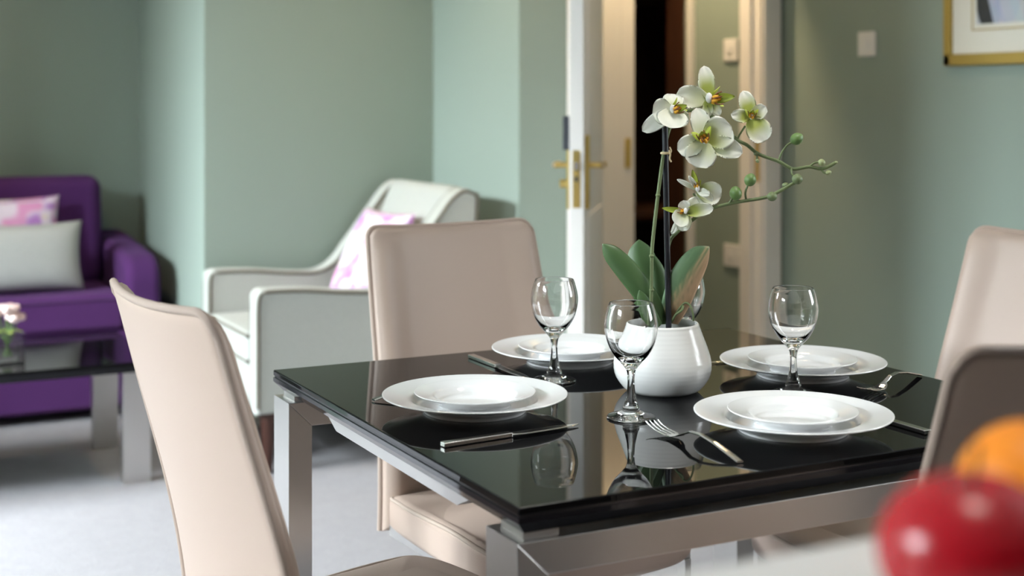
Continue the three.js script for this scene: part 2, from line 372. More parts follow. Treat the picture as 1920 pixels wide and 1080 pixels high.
// wall plates
function plate(name, label, category, x, y, z, w, rockers) {
  const t = thing(name, label, category, [x, y, z], -Math.PI / 2);
  part('cover', rbox(w, 0.088, 0.01, 0.003), M.plastic, t, [0, 0, 0.005]);
  for (let k = 0; k < rockers; k++) part(name === 'light_switch' ? 'rocker' : 'socket_face', rbox(0.024, 0.03, 0.008, 0.002), M.plastic, t, [(k - (rockers - 1) / 2) * 0.06, 0, 0.011]);
}
plate('light_switch', 'white light switch on the green wall left of the picture', 'light switch', XR, 1.415, -3.82, 0.088, 1);
plate('light_switch', 'white light switch on the lobby wall inside the doorway', 'light switch', 3.325, 1.415, -4.53, 0.088, 1);
plate('wall_socket', 'white double socket low on the lobby wall inside the doorway', 'wall socket', 3.325, 0.595, -4.5, 0.146, 2);

// framed picture
{
  const w = 0.62, h = 0.8, t = thing('framed_picture', 'gold framed picture with wide white mount on the right wall', 'picture', [XR, 1.327, -3.43], -Math.PI / 2);
  // local x runs towards the camera side of the wall
  const fr = 0.03, d = 0.026;
  part('frame', slab(0, 0, 0, w, fr * 1.25, d, 0.003), M.gold, t); part('frame', slab(0, h - fr, 0, w, h, d, 0.003), M.gold, t);
  part('frame', slab(0, 0, 0, fr, h, d, 0.003), M.gold, t); part('frame', slab(w - fr, 0, 0, w, h, d, 0.003), M.gold, t);
  part('mount', slab(fr, fr, 0, w - fr, h - fr, 0.012), M.mat, t);
  part('mount_bevel', mergeGeometries([slab(0.115, 0.112, 0.012, w - 0.115, 0.116, 0.014), slab(0.115, 0.112, 0.012, 0.119, h - 0.112, 0.014), slab(w - 0.119, 0.112, 0.012, w - 0.115, h - 0.112, 0.014), slab(0.115, h - 0.116, 0.012, w - 0.115, h - 0.112, 0.014)]), M.gold, t);
  const cv = document.createElement('canvas'); cv.width = cv.height = 256; const c = cv.getContext('2d');
  c.fillStyle = '#b4b7bd'; c.fillRect(0, 0, 256, 256);
  for (let i = 0; i < 60; i++) { c.fillStyle = `rgba(${130 + 70 * rnd()},${135 + 70 * rnd()},${155 + 70 * rnd()},0.25)`; c.beginPath(); c.ellipse(256 * rnd(), 256 * rnd(), 20 + 50 * rnd(), 10 + 30 * rnd(), 3 * rnd(), 0, 7); c.fill(); }
  c.fillStyle = '#26292b'; c.beginPath(); c.moveTo(0, 150); c.quadraticCurveTo(26, 195, 52, 256); c.lineTo(14, 256); c.quadraticCurveTo(0, 240, 0, 225); c.fill();
  c.beginPath(); c.moveTo(190, 256); c.quadraticCurveTo(225, 215, 256, 205); c.lineTo(256, 256); c.fill();
  const art = new THREE.CanvasTexture(cv); art.colorSpace = THREE.SRGBColorSpace;
  part('print', new THREE.PlaneGeometry(w - 0.27, h - 0.264).translate(w / 2, h / 2, 0.013), std({ map: art, roughness: 0.6 }), t);
}

// ---------------------------------------------------------------- dining table
const TX0 = 0.725, TX1 = 1.68, TZ0 = -2.3, TZ1 = -1.39, TY = 0.75, CX = 1.2025, CZ = -1.845;
{
  const t = thing('dining_table', 'black glass topped dining table with brushed steel legs', 'dining table', [CX, 0, CZ]);
  const hx = (TX1 - TX0) / 2, hz = (TZ1 - TZ0) / 2;
  part('glass_top', slab(-hx, TY - 0.01, -hz, hx, TY, hz, 0.0022), M.blackGlass, t);
  part('seam_strip', slab(-hx + 0.002, TY - 0.0125, -hz + 0.002, hx - 0.002, TY - 0.01, hz - 0.002), M.seam, t);
  // lower leaf with a bevelled underside
  const lv = new THREE.BufferGeometry(), q = [];
  const ring = (ix, y) => [V(-hx + ix, y, -hz + ix), V(hx - ix, y, -hz + ix), V(hx - ix, y, hz - ix), V(-hx + ix, y, hz - ix)];
  const rings = [ring(0, TY - 0.0125), ring(0, TY - 0.019), ring(0.014, TY - 0.034)];
  const tri = (a, b, c) => q.push(a, b, c);
  for (let k = 0; k < 2; k++) for (let i = 0; i < 4; i++) { const A = rings[k][i], B = rings[k][(i + 1) % 4], C = rings[k + 1][(i + 1) % 4], D = rings[k + 1][i]; tri(A, B, C); tri(A, C, D); }
  { const [a, b, c, d] = rings[2]; tri(a, b, c); tri(a, c, d); const [e, f, g, h] = rings[0]; tri(e, g, f); tri(e, h, g); }
  lv.setFromPoints(q); lv.computeVertexNormals(); metreUV(lv);
  part('lower_leaf', lv, M.edgeGlass, t);
  const lw = 0.041, ld = 0.08, top = TY - 0.042;
  for (const s of [-1, 1]) {
    const z0 = s > 0 ? hz - ld - 0.004 : -hz + 0.004, z1 = z0 + ld;
    for (const e of [-1, 1]) {
      const x0 = e < 0 ? -hx : hx - lw;
      const sh = new THREE.Shape(); // leg with a mitred head
      if (e < 0) { sh.moveTo(x0, 0); sh.lineTo(x0 + lw, 0); sh.lineTo(x0 + lw, top - lw); sh.lineTo(x0, top); } else { sh.moveTo(x0, 0); sh.lineTo(x0 + lw, 0); sh.lineTo(x0 + lw, top); sh.lineTo(x0, top - lw); }
      const b = 0.0012, g = new THREE.ExtrudeGeometry(sh, { depth: ld - 2 * b, bevelThickness: b, bevelSize: b, bevelOffset: -b, bevelSegments: 2 }); g.translate(0, 0, z0 + b);
      part('leg', metreUV(g), M.steel, t);
      part('bracket', slab(x0 + (e < 0 ? 0.014 : -0.02), top, z0 + 0.012, x0 + (e < 0 ? lw + 0.02 : lw - 0.014), TY - 0.033, z1 - 0.012), M.steel, t);
    }
    const sh = new THREE.Shape(); sh.moveTo(-hx, top); sh.lineTo(-hx + lw, top - lw); sh.lineTo(hx - lw, top - lw); sh.lineTo(hx, top);
    const b = 0.0012, g = new THREE.ExtrudeGeometry(sh, { depth: ld - 2 * b, bevelThickness: b, bevelSize: b, bevelOffset: -b, bevelSegments: 2 }); g.translate(0, 0, z0 + b);
    part('rail', metreUV(g), M.steel, t);
  }
  for (const e of [-1, 1]) { // slide rails for the extension
    const sh = new THREE.Shape(), a = 0.285; sh.moveTo(-a, -0.034); sh.lineTo(a, -0.034); sh.lineTo(a - 0.06, -0.06); sh.lineTo(-a + 0.06, -0.06);
    const g = new THREE.ExtrudeGeometry(sh, { depth: 0.025, bevelEnabled: false }); g.rotateY(Math.PI / 2); g.translate(e < 0 ? -hx + 0.03 : hx - 0.055, TY, 0);
    part('slide_rail', metreUV(g), M.steel, t);
  }
}

// ---------------------------------------------------------------- dining chairs
function makeChair() {
  const t = new THREE.Group();
  const yB = 0.4, yT = 0.962, W = 0.2, r = 0.028;
  const zc = (y) => -0.22 - [[0.4, 0.045], [0.45, 0.047], [0.5, 0.0515], [0.55, 0.058], [0.6, 0.067], [0.65, 0.078], [0.7, 0.091], [0.75, 0.105], [0.8, 0.1195], [0.85, 0.1335], [0.9, 0.147], [0.94, 0.158], [0.97, 0.166]].reduce((acc, p, i, a) => {
    if (i && y >= a[i - 1][0] && y <= p[0]) { const k = (y - a[i - 1][0]) / (p[0] - a[i - 1][0]); return a[i - 1][1] * (1 - k) + p[1] * k; } return acc; }, y > 0.97 ? 0.166 : 0.045);
  const half = (y) => { const w = W + 0.014 - 0.027 * (y - yB) / (yT - yB); if (y <= yT - r) return w; const d = Math.min(r, y - (yT - r)); return w - r + Math.sqrt(Math.max(0, r * r - d * d)); };
  const col = (u) => Math.sin((u - 0.5) * Math.PI) * 0.75 + (u - 0.5) * 2 * 0.25, row = (v) => yB + (yT - yB) * (v < 0.06 ? v * 0.4 : v > 0.8 ? 0.8 + 0.2 * Math.sin((v - 0.8) / 0.2 * Math.PI / 2) : 0.024 + (v - 0.06) / 0.74 * 0.776);
  const dist = (x, y) => Math.max(0, Math.min(half(y) - Math.abs(x), y - yB, yT - y + 0.006 * 0));
    const arc = (d, R) => { const k = Math.min(1, d / R); return Math.sqrt(1 - (1 - k) * (1 - k)); };
  const back = (u, v) => { const y = row(v), x = col(u) * half(y), d = dist(x, y), dip = 0.008 * smooth(0.8, 0.96, y) * (1 - Math.pow(x / W, 2)); return V(x, y - dip, zc(y) - 0.007 * arc(d, 0.012) - 0.027 * (1 - Math.pow(x / W, 2))); };
  const front = (u, v) => {
    const y = row(v), x = col(u) * half(y), d = dist(x, y), dip = 0.008 * smooth(0.8, 0.96, y) * (1 - Math.pow(x / W, 2));
    const e = half(y) - Math.abs(x), pad = 0.017 * arc(d, 0.018) + 0.011 * smooth(0.0, 0.028, e) * (1 - smooth(0.034, 0.085, e)) * smooth(0.0, 0.05, yT - y);
    return V(x, y - dip, zc(y) + pad - 0.027 * (1 - Math.pow(x / W, 2)));
  };
  part('backrest', closedSkin(front, back, 56, 44), M.leather, t);
  const rim = [];
  for (let k = 0; k <= 16; k++) { const y = yB + (yT - r - yB) * k / 16; rim.push(V(-half(y), y, zc(y))); }
  const c2 = half(yT - r);
  for (let k = 1; k <= 6; k++) { const a = k / 6 * Math.PI / 2; const y = yT - r + r * Math.sin(a); rim.push(V(-c2 + r - r * Math.cos(a), y - 0.008 * (1 - Math.pow((c2 - r + r * Math.cos(a)) / W, 2)), zc(y) - 0.027 * (1 - Math.pow((c2 - r + r * Math.cos(a)) / W, 2)))); }
  for (let k = 1; k < 10; k++) { const x = (-c2 + r) + (2 * (c2 - r)) * k / 10; rim.push(V(x, yT - 0.008 * (1 - Math.pow(x / W, 2)), zc(yT) - 0.027 * (1 - Math.pow(x / W, 2)))); }
  const n = rim.length; for (let k = n - 10; k >= 0; k--) { const p = rim[k]; rim.push(V(-p.x, p.y, p.z)); }
  part('back_piping', tube(rim.map((p) => p.clone().add(V(Math.sign(p.x) * (Math.abs(p.x) > 0.15 ? 0.001 : 0), p.y > 0.95 ? 0.001 : 0, -0.004))), 0.0056, 170, 8), M.leather, t);
  // seat: rounded plan, bowed front, domed top
  const plan = new THREE.Shape(), sr = 0.205, sf = 0.222, z0 = -0.247, z1 = 0.165;
  plan.moveTo(-sr, -z0); plan.lineTo(sr, -z0); plan.lineTo(sf, -(z1 - 0.08)); plan.quadraticCurveTo(sf, -z1, sf - 0.09, -(z1 + 0.012)); plan.quadraticCurveTo(0, -(z1 + 0.03), -sf + 0.09, -(z1 + 0.012)); plan.quadraticCurveTo(-sf, -z1, -sf, -(z1 - 0.08)); plan.lineTo(-sr, -z0);
  const sg = new THREE.ExtrudeGeometry(plan, { depth: 0.038, bevelThickness: 0.016, bevelSize: 0.016, bevelOffset: -0.016, bevelSegments: 5, curveSegments: 14 });
  sg.rotateX(-Math.PI / 2); sg.translate(0, 0.416, 0);
  const lift = (z) => 0.012 * smooth(-0.2, 0.06, z) - 0.026 * Math.pow(smooth(0.07, 0.2, z), 1.5);
  { const p = sg.attributes.position; for (let i = 0; i < p.count; i++) p.setY(i, p.getY(i) + lift(p.getZ(i)) * (p.getY(i) > 0.43 ? 1 : 0.5)); sg.computeVertexNormals(); }
  const seatG = (() => { const g = sg.clone(); g.deleteAttribute('normal'); g.deleteAttribute('uv'); const w = mergeVertices(g, 1e-5); w.computeVertexNormals(); return metreUV(w); })();
  part('seat', seatG, M.leather, t);
  const pts2 = plan.getSpacedPoints(70).slice(0, -1).map((p) => { const z = -p.y; return V(p.x * 0.985, 0.4635 + lift(z), z * 0.985); });
  part('seat_piping', tube(pts2, 0.0044, 160, 6, true), M.pipingDark, t);
  // domed upholstery on the seat
  part('seat_pad', surface((u, v) => { const a = u * 2 - 1, z = -0.24 + v * (z1 + 0.24 - 0.005), x = a * 0.19; return V(x, 0.4655 + lift(z) + 0.014 * (1 - a * a) * (1 - Math.pow(2 * v - 1, 2)) - 0.0015, z); }, 20, 20), M.leather, t);
  // steel frame: side bars under the seat, front legs, floor runners
  for (const s of [-1, 1]) {
    const x = s * 0.198;
    part('side_bar', slab(x - 0.007, 0.394, -0.25, x + 0.007, 0.417, 0.14, 0.002), M.steel, t);
    part('front_leg', slab(x - 0.007, 0.006, 0.118, x + 0.007, 0.394, 0.142, 0.002), M.steel, t);
    part('floor_runner', slab(x - 0.007, 0.0, -0.24, x + 0.007, 0.016, 0.142, 0.002), M.steel, t);
  }
  part('rear_stretcher', slab(-0.198, 0.0, -0.25, 0.198, 0.016, -0.226, 0.002), M.steel, t);
  return t;
}
{
  const c = makeChair();
  c.name = numbered('dining_chair');
  c.userData = { label: 'taupe leather dining chair at left, its pale back towards the camera', category: 'chair', group: 'dining chairs around the table' };
  c.position.set(0.8, 0, -1.835); c.rotation.y = Math.PI / 2 + 0.095; scene.add(c);
  copy(c, 'taupe leather dining chair across the table, in front of the armchair', [1.207, 0, -2.185], 0.055);
  copy(c, 'taupe leather dining chair at the right table end by the green wall', [1.69, 0, -1.84], -Math.PI / 2);
  copy(c, 'dark backed dining chair at near right behind the fruit', [1.222, 0, -1.42], Math.PI);
}

// ---------------------------------------------------------------- table settings
const dinnerPlate = lathe([...smoothProfile([[0, 0.004], [0.06, 0.004], [0.07, 0.0035]], 6), ...smoothProfile([[0.072, 0.0], [0.076, 0.0], [0.078, 0.005], [0.09, 0.011], [0.11, 0.018], [0.1365, 0.0245]], 20), ...smoothProfile([[0.138, 0.0255], [0.1378, 0.0268], [0.136, 0.0272]], 5), ...smoothProfile([[0.13, 0.0262], [0.112, 0.0228], [0.097, 0.0195], [0.09, 0.014], [0.084, 0.0095], [0.07, 0.008], [0, 0.008]], 30)], 96);
const sidePlate = lathe([...smoothProfile([[0, 0.003], [0.045, 0.003], [0.05, 0.0028]], 5), ...smoothProfile([[0.051, 0], [0.054, 0], [0.056, 0.004], [0.066, 0.01], [0.089, 0.0195]], 16), ...smoothProfile([[0.0902, 0.0203], [0.0905, 0.0213], [0.0895, 0.0218]], 5), ...smoothProfile([[0.085, 0.021], [0.07, 0.0178], [0.062, 0.0155], [0.057, 0.0105], [0.052, 0.007], [0.04, 0.006], [0, 0.006]], 26)], 80);
const settings = [
  ['left table end', 0.896, -1.859, Math.PI / 2],
  ['far side, behind the left wine glass', 1.214, -2.133, 0],
  ['right end, behind the right wine glass', 1.502, -1.848, -Math.PI / 2],
  ['near right table edge', 1.239, -1.546, Math.PI],
];
for (const [where, x, z] of settings) {
  const d = shade(new THREE.Mesh(dinnerPlate, M.porcelain)); d.name = numbered('dinner_plate'); d.position.set(x, TY, z); d.userData = { label: `large white dinner plate at the ${where}`, category: 'plate', group: 'dinner plates' }; scene.add(d);
  const s = shade(new THREE.Mesh(sidePlate, M.porcelain)); s.name = numbered('side_plate'); s.position.set(x, TY + 0.0082, z); s.userData = { label: `small white plate on the plate at the ${where}`, category: 'plate', group: 'side plates' }; scene.add(s);
}

// wine glasses
const glassShape = (() => {
  const outer = [[0, 0], [0.033, 0], ...smoothProfile([[0.0345, 0.0004], [0.0355, 0.0016], [0.0345, 0.0032]], 6), ...smoothProfile([[0.032, 0.0042], [0.022, 0.0068], [0.0135, 0.0105], [0.0122, 0.0125]], 14), ...smoothProfile([[0.0125, 0.014], [0.0122, 0.0165], [0.0105, 0.0185]], 6), ...smoothProfile([[0.0098, 0.0215], [0.0072, 0.033], [0.0055, 0.047], [0.0055, 0.06], [0.0075, 0.07], [0.0145, 0.079], [0.0258, 0.092], [0.0345, 0.109], [0.039, 0.13], [0.0378, 0.146], [0.034, 0.161], [0.0319, 0.1665]], 60)];
  const inner = [...smoothProfile([[0.0316, 0.1672], [0.031, 0.1672], [0.0306, 0.1665]], 4), ...smoothProfile([[0.0328, 0.161], [0.0366, 0.146], [0.0378, 0.13], [0.0333, 0.1105], [0.0245, 0.0958], [0.0135, 0.0872], [0.006, 0.0848], [0, 0.0843]], 44)];
  const g = lathe([...outer, ...inner], 72), p = g.attributes.position;
  for (let i = 0; i < p.count; i++) { const y = p.getY(i), x = p.getX(i), z = p.getZ(i), r = Math.hypot(x, z); if (y > 0.019 && y < 0.074 && r < 0.012) { const k = 1 + 0.05 * Math.cos(6 * Math.atan2(z, x)) * smooth(0.019, 0.025, y) * (1 - smooth(0.066, 0.074, y)); p.setX(i, x * k); p.setZ(i, z * k); } }
  g.computeVertexNormals();
  return g;
})();
for (const [label, x, z] of [
  ['empty wine glass nearest the camera, in front of the white pot', 1.077, -1.712],
  ['empty wine glass between the left plate and the far plate', 1.107, -1.996],
  ['empty wine glass between the two right hand plates', 1.39, -1.733],
  ['empty wine glass half hidden behind the orchid leaves', 1.352, -1.985],
]) {
  const g = shade(new THREE.Mesh(glassShape, M.glass)); g.name = numbered('wine_glass'); g.position.set(x, TY + 0.0003, z); g.userData = { label, category: 'wine glass', group: 'wine glasses' }; scene.add(g);
}

// cutlery: built along local z, handle end at +z (towards the diner)
function strip(sections, n = 24) { // sections: [z, y, halfWidth, thickness]
  const at = (k, v) => { const x = v * (sections.length - 1), i = Math.min(sections.length - 2, Math.floor(x)), f = smooth(0, 1, x - i); return sections[i][k] * (1 - f) + sections[i + 1][k] * f; };
  const front = (u, v) => { const w = at(2, v), h = at(3, v) / 2, a = u * 2 - 1; return V(a * w, at(1, v) + h * Math.sqrt(Math.max(0, 1 - Math.pow(Math.abs(a), 6))), at(0, v)); };
  const back = (u, v) => { const w = at(2, v), h = at(3, v) / 2, a = u * 2 - 1; return V(a * w, at(1, v) - h * Math.sqrt(Math.max(0, 1 - Math.pow(Math.abs(a), 6))), at(0, v)); };
  const cap = (v) => surface((u, w) => { const f = front(u, v), b = back(u, v); return b.lerp(f, w); }, 8, 1);
  const g = mergeGeometries([surface((u, v) => front(1 - u, v), 10, n), surface(back, 10, n), cap(0), cap(1)]);
  return g;
}
function makeFork() {
  const t = new THREE.Group();
  part('handle', strip([[0.1, 0.0022, 0.0054, 0.0028], [0.075, 0.008, 0.0054, 0.0028], [0.045, 0.0145, 0.0048, 0.0028], [0.015, 0.0185, 0.0038, 0.0028], [-0.01, 0.017, 0.0032, 0.0028], [-0.03, 0.0095, 0.0042, 0.0024]], 40), M.cutlery, t);
  part('head', strip([[-0.028, 0.0103, 0.0042, 0.0022], [-0.036, 0.0064, 0.0085, 0.0018], [-0.046, 0.0038, 0.0112, 0.0016], [-0.056, 0.0035, 0.0118, 0.0016]], 20), M.cutlery, t);
  for (let k = 0; k < 4; k++) {
    const x = (k - 1.5) * 0.0066;
    const g = strip([[-0.054, 0.0035, 0.0018, 0.0016], [-0.075, 0.0052, 0.0014, 0.0015], [-0.092, 0.0085, 0.0011, 0.0013], [-0.104, 0.0125, 0.0005, 0.001]], 14); g.translate(x, 0, 0);
    part('tine', g, M.cutlery, t);
  }
  return t;
}
function makeKnife() {
  const t = new THREE.Group();
  part('handle', slab(-0.0062, 0.0002, 0.0, 0.0062, 0.0066, 0.108, 0.0012), M.cutlery, t);
  part('blade', strip([[0.003, 0.0036, 0.0062, 0.003], [-0.02, 0.003, 0.0085, 0.0016], [-0.07, 0.0028, 0.0088, 0.0014], [-0.1, 0.0026, 0.006, 0.0012], [-0.114, 0.0026, 0.0012, 0.001]], 30), M.cutlery, t);
  return t;
}
const fork0 = makeFork(), knife0 = makeKnife();
function lay(proto, name, label, x, z, turn) {
  const c = proto.clone(); c.name = numbered(name); c.userData = { label, category: name, group: name === 'fork' ? 'forks beside the plates' : 'knives beside the plates' };
  c.position.set(x, TY + 0.0002, z); c.rotation.y = turn; scene.add(c);
}
lay(knife0, 'knife', 'silver knife in front of the left plate', 0.87, -1.692, -Math.PI / 2 + 0.1);
lay(fork0, 'fork', 'fork mostly hidden behind the left plate', 0.884, -1.996, -Math.PI / 2 + 0.1);
lay(knife0, 'knife', 'silver knife at the far table edge near the far plate', 1.074, -2.137, Math.PI);
lay(fork0, 'fork', 'fork beside the far plate behind the white pot', 1.372, -2.15, Math.PI);
lay(knife0, 'knife', 'silver knife between the white pot and the right end plate', 1.535, -2.0, Math.PI / 2);
lay(fork0, 'fork', 'fork lying in front of the right end plate', 1.575, -1.712, Math.PI / 2 + 0.38);
lay(knife0, 'knife', 'silver knife on the right of the near plate, by the dark chair', 1.386, -1.545, 0);
lay(fork0, 'fork', 'fork lying left of the near plate, beside the front glass', 1.064, -1.532, 0.0);

// ---------------------------------------------------------------- orchid
const POT = [1.2189, TY, -1.845];
{
  const Zp = 2.2026, k = FOCAL / Zp;
  const wx = (1242 - 960) / FOCAL * Zp; POT[0] = wx * Math.cos(YAW) + Zp * Math.sin(YAW); POT[2] = wx * Math.sin(YAW) - Zp * Math.cos(YAW);
  const pot = thing('plant_pot', 'round white glazed pot holding the orchid', 'plant pot', POT);
  const prof = smoothProfile([[0.05, 0.0], [0.062, 0.007], [0.074, 0.024], [0.0775, 0.042], [0.074, 0.062], [0.066, 0.084], [0.0595, 0.101], [0.0578, 0.1065]], 60).map((p) => new THREE.Vector2(p.x + 0.00011 * Math.sin(p.y * 900) * smooth(0.0, 0.02, p.y), p.y));
  part('body', lathe([[0, 0.003], [0.046, 0.003], ...prof, ...smoothProfile([[0.0568, 0.1085], [0.0555, 0.109], [0.0543, 0.1082]], 5), ...smoothProfile([[0.0545, 0.1], [0.06, 0.085], [0.066, 0.07]], 8), [0, 0.068]], 80), M.potGlaze, pot);
  const soil = surface((u, v) => { const a = u * 2 * Math.PI, r = v * 0.058; return V(r * Math.cos(a), 0.088 + 0.008 * (nB(0.5 + r * 6 * Math.cos(a), 0.5 + r * 6 * Math.sin(a)) - 0.5), -r * Math.sin(a)); }, 48, 12);
  part('soil', soil, M.soil, pot);

  const plant = thing('orchid', 'artificial orchid with pale green and white flowers in the white pot', 'orchid', POT, -YAW);
  const P = (px, py, d = 0) => V((px - 1242) / k, EYE - (py - HORIZON) / k - TY, d);   // plant plane through the pot's axis, d towards the viewer
  // leaves: spine points, half widths, fold
  function leaf(spine, w, mat, fold, tone) {
    const c = new THREE.CatmullRomCurve3(spine), N = 26;
    const fn = (thick) => (u, v) => {
      const a = u * 2 - 1, p = c.getPoint(v), tg = c.getTangent(v), side = V(0, 0, 1).cross(tg).normalize().multiplyScalar(-1), nr = tg.clone().cross(side).normalize();
      const ww = w * Math.pow(Math.sin(Math.PI * Math.min(0.995, 0.12 + 0.88 * v)), 0.55) * (v > 0.8 ? Math.sqrt(Math.max(0, 1 - Math.pow((v - 0.8) / 0.2, 2.6))) * 0.999 + 0.001 : 1);
      return p.addScaledVector(side, a * ww).addScaledVector(nr, fold * (a * a) * ww + thick * (1 - a * a) * (1 - Math.pow(v, 6)));
    };
    const g = closedSkin(fn(0.0009), fn(-0.0009), 14, N);
    if (tone) { const p = g.attributes.position, col = []; for (let i = 0; i < p.count; i++) col.push(...tone(p.getX(i), p.getY(i), p.getZ(i))); g.setAttribute('color', new THREE.Float32BufferAttribute(col, 3)); }
    return part('leaf', g, mat, plant);
  }
  leaf([P(1240, 605, 0.0), P(1215, 560, 0.012), P(1178, 510, 0.02), P(1146, 474, 0.02), P(1128, 455, 0.014)], 0.0185, M.leafGreen, 0.35);
  leaf([P(1240, 606, -0.01), P(1226, 570, -0.016), P(1213, 520, -0.03), P(1206, 480, -0.04), P(1203, 454, -0.046)], 0.0275, M.leafGreen, 0.3);
  leaf([P(1234, 610, 0.012), P(1218, 590, 0.018), P(1206, 566, 0.022), P(1196, 540, 0.022)], 0.012, M.leafGreen, 0.3);
  leaf([P(1243, 608, 0.0), P(1242, 570, -0.01), P(1238, 525, -0.02), P(1227, 478, -0.03)], 0.016, M.leafGreen, 0.4);
  const stripes = (x, y, z) => { const d = x * 0.83 - y * 0.55, n = nB(d * 9, 0.3) * 0.6 + nC(d * 6, y * 0.3) * 0.4, t = smooth(-0.075, -0.056, d + 0.02 * (n - 0.5)); const g = [0.11, 0.19, 0.09], b = [0.42, 0.27, 0.15], s = 0.75 + 0.5 * n; return g.map((q, i) => (q * (1 - t) + b[i] * t) * s); };
  leaf([P(1256, 606, -0.004), P(1268, 565, 0.006), P(1287, 515, 0.012), P(1308, 482, 0.012), P(1329, 461, 0.008)], 0.0245, M.leafVariegated, 0.25, stripes);
  leaf([P(1258, 606, -0.016), P(1275, 572, -0.022), P(1302, 530, -0.03), P(1329, 497, -0.034)], 0.011, M.leafGreen, 0.4);
  // stake and tie
  part('stake', new THREE.TubeGeometry(new THREE.LineCurve3(P(1253, 620, 0.006), P(1246, 236, 0.006)), 4, 0.0047, 14), M.stake, plant);
  part('tie', mergeGeometries([new THREE.TorusGeometry(0.0062, 0.0022, 8, 24).rotateX(Math.PI / 2).translate(...P(1247, 287, 0.006).toArray()), tube([P(1253, 281, 0.012), P(1255, 288, 0.014), P(1254, 297, 0.013), P(1257, 303, 0.012)], 0.0014, 14, 6), tube([P(1253, 288, 0.012), P(1257, 283, 0.014), P(1254, 275, 0.013)], 0.0012, 10, 6)]), M.raffia, plant);
  // stems
  const stem = (pts, r, n = 60) => part('stem', tube(pts.map((p) => P(...p)), r, n, 8), M.stemGreen, plant);
  stem([[1219, 606, 0.02], [1218, 560, 0.024], [1219, 500, 0.024], [1220, 465, 0.022], [1226, 410, 0.018], [1234, 350, 0.013], [1243, 290, 0.008], [1253, 250, -0.004], [1266, 226, -0.016], [1290, 208, -0.024], [1330, 214, -0.024], [1362, 240, -0.014], [1382, 262, 0], [1400, 272, 0.004], [1422, 289, 0.004], [1458, 302, 0.004], [1476, 312, 0.002], [1490, 317, 0], [1518, 313, -0.004], [1540, 317, -0.006], [1556, 312, -0.006], [1568, 305, -0.006]], 0.0029, 150);
  stem([[1256, 605, -0.004], [1256, 540, -0.01], [1254, 480, -0.012], [1257, 452, -0.006], [1268, 436, 0.004], [1290, 416, 0.012], [1325, 392, 0.016], [1372, 379, 0.016], [1432, 369, 0.014], [1458, 358, 0.012], [1480, 346, 0.01], [1496, 338, 0.01]], 0.0029, 90);
  for (const [x, y, d] of [[1219, 477, 0.023], [1219, 540, 0.024], [1232, 365, 0.014], [1417, 288, 0.004]]) part('node', new THREE.SphereGeometry(0.0041, 12, 8).scale(1, 0.8, 1).translate(...P(x, y, d).toArray()), M.stemGreen, plant);
  const stalk = (pts) => part('stalk', tube(pts.map((p) => P(...p)), 0.0017, 20, 6), M.stemGreen, plant);
  stalk([[1459, 301, 0.004], [1465, 285, 0.006], [1474, 272, 0.008], [1484, 266, 0.008]]);
  stalk([[1483, 314, 0.002], [1483, 325, 0.006], [1488, 331, 0.008]]);
  stalk([[1518, 313, -0.004], [1527, 306, -0.003], [1536, 304, -0.002]]);
  stalk([[1541, 317, -0.006], [1545, 323, -0.004], [1550, 325, -0.003]]);
  stalk([[1419, 290, 0.004], [1418, 297, 0.006], [1419, 300, 0.006]]);
  stalk([[1362, 382, 0.016], [1367, 375, 0.018], [1370, 370, 0.018]]);
  stalk([[1396, 374, 0.015], [1394, 360, 0.018], [1398, 347, 0.018]]);
  stalk([[1382, 262, 0], [1388, 250, 0.002], [1397, 236, 0.002]]);
  stalk([[1315, 380, 0.014], [1305, 372, 0.012], [1298, 362, 0.01]]);
  // buds
  const bud = (px, py, d, rx, ry, turn, mat) => {
    const g = new THREE.SphereGeometry(1, 24, 18), p = g.attributes.position;
    for (let i = 0; i < p.count; i++) { const y = p.getY(i), a = Math.atan2(p.getZ(i), p.getX(i)), s = 1 - 0.16 * smooth(0, 1, y) * y + 0.035 * Math.cos(a * 3 + 1); p.setXYZ(i, p.getX(i) * s * rx / k, y * ry / k, p.getZ(i) * s * rx / k); }
    g.computeVertexNormals(); g.rotateZ(turn); g.translate(...P(px, py, d).toArray());
    part('bud', g, mat, plant);
  };
  bud(1492, 260, 0.008, 11, 13, -1.0, M.budGreen); bud(1376, 361, 0.018, 11.5, 13.5, 0.1, M.budGreen); bud(1403, 336, 0.018, 11, 12.5, -0.35, M.budGreen);
  bud(1444, 367, 0.016, 9.5, 9, 0, M.budOlive); bud(1492, 335, 0.012, 10, 10, 0, M.budOlive); bud(1472, 347, 0.006, 7, 5.5, 0, M.budOlive);
  bud(1541, 305, -0.002, 7, 7, 0, M.budPale); bud(1554, 324, -0.003, 6, 4.6, 0.3, M.budPale); bud(1419, 301, 0.006, 3.4, 4.4, 0.3, M.budPale); bud(1569, 305, -0.006, 4, 3, 0.3, M.budPale);
  // flowers: each petal is given by its tip (pixels from the flower's heart, depth in pixels), half width, and cup
  const pale = [0.93, 0.935, 0.86], green = [0.5, 0.56, 0.12];
  function petal(parent, dx, dy, dz, hw, cup, shape, greenish) {
    const axis = V(dx / k, -dy / k, dz / k), len = axis.length(), ax = axis.clone().normalize();
    let nr = V(0, 0, 1).addScaledVector(ax, -ax.z).normalize();
    const side = ax.clone().cross(nr).normalize(), w = hw / k;
    const width = shape === 'round' ? (v) => (v > 0.55 ? Math.sqrt(Math.max(0, 1 - Math.pow((v - 0.55) / 0.45, 2.4))) : 0.3 + 0.7 * Math.sin(Math.PI / 2 * v / 0.55)) : (v) => (v > 0.5 ? Math.sqrt(Math.max(0, 1 - Math.pow((v - 0.5) / 0.5, 2.0))) : 0.35 + 0.65 * Math.sin(Math.PI / 2 * v / 0.5));
    const ph = rnd() * 6;
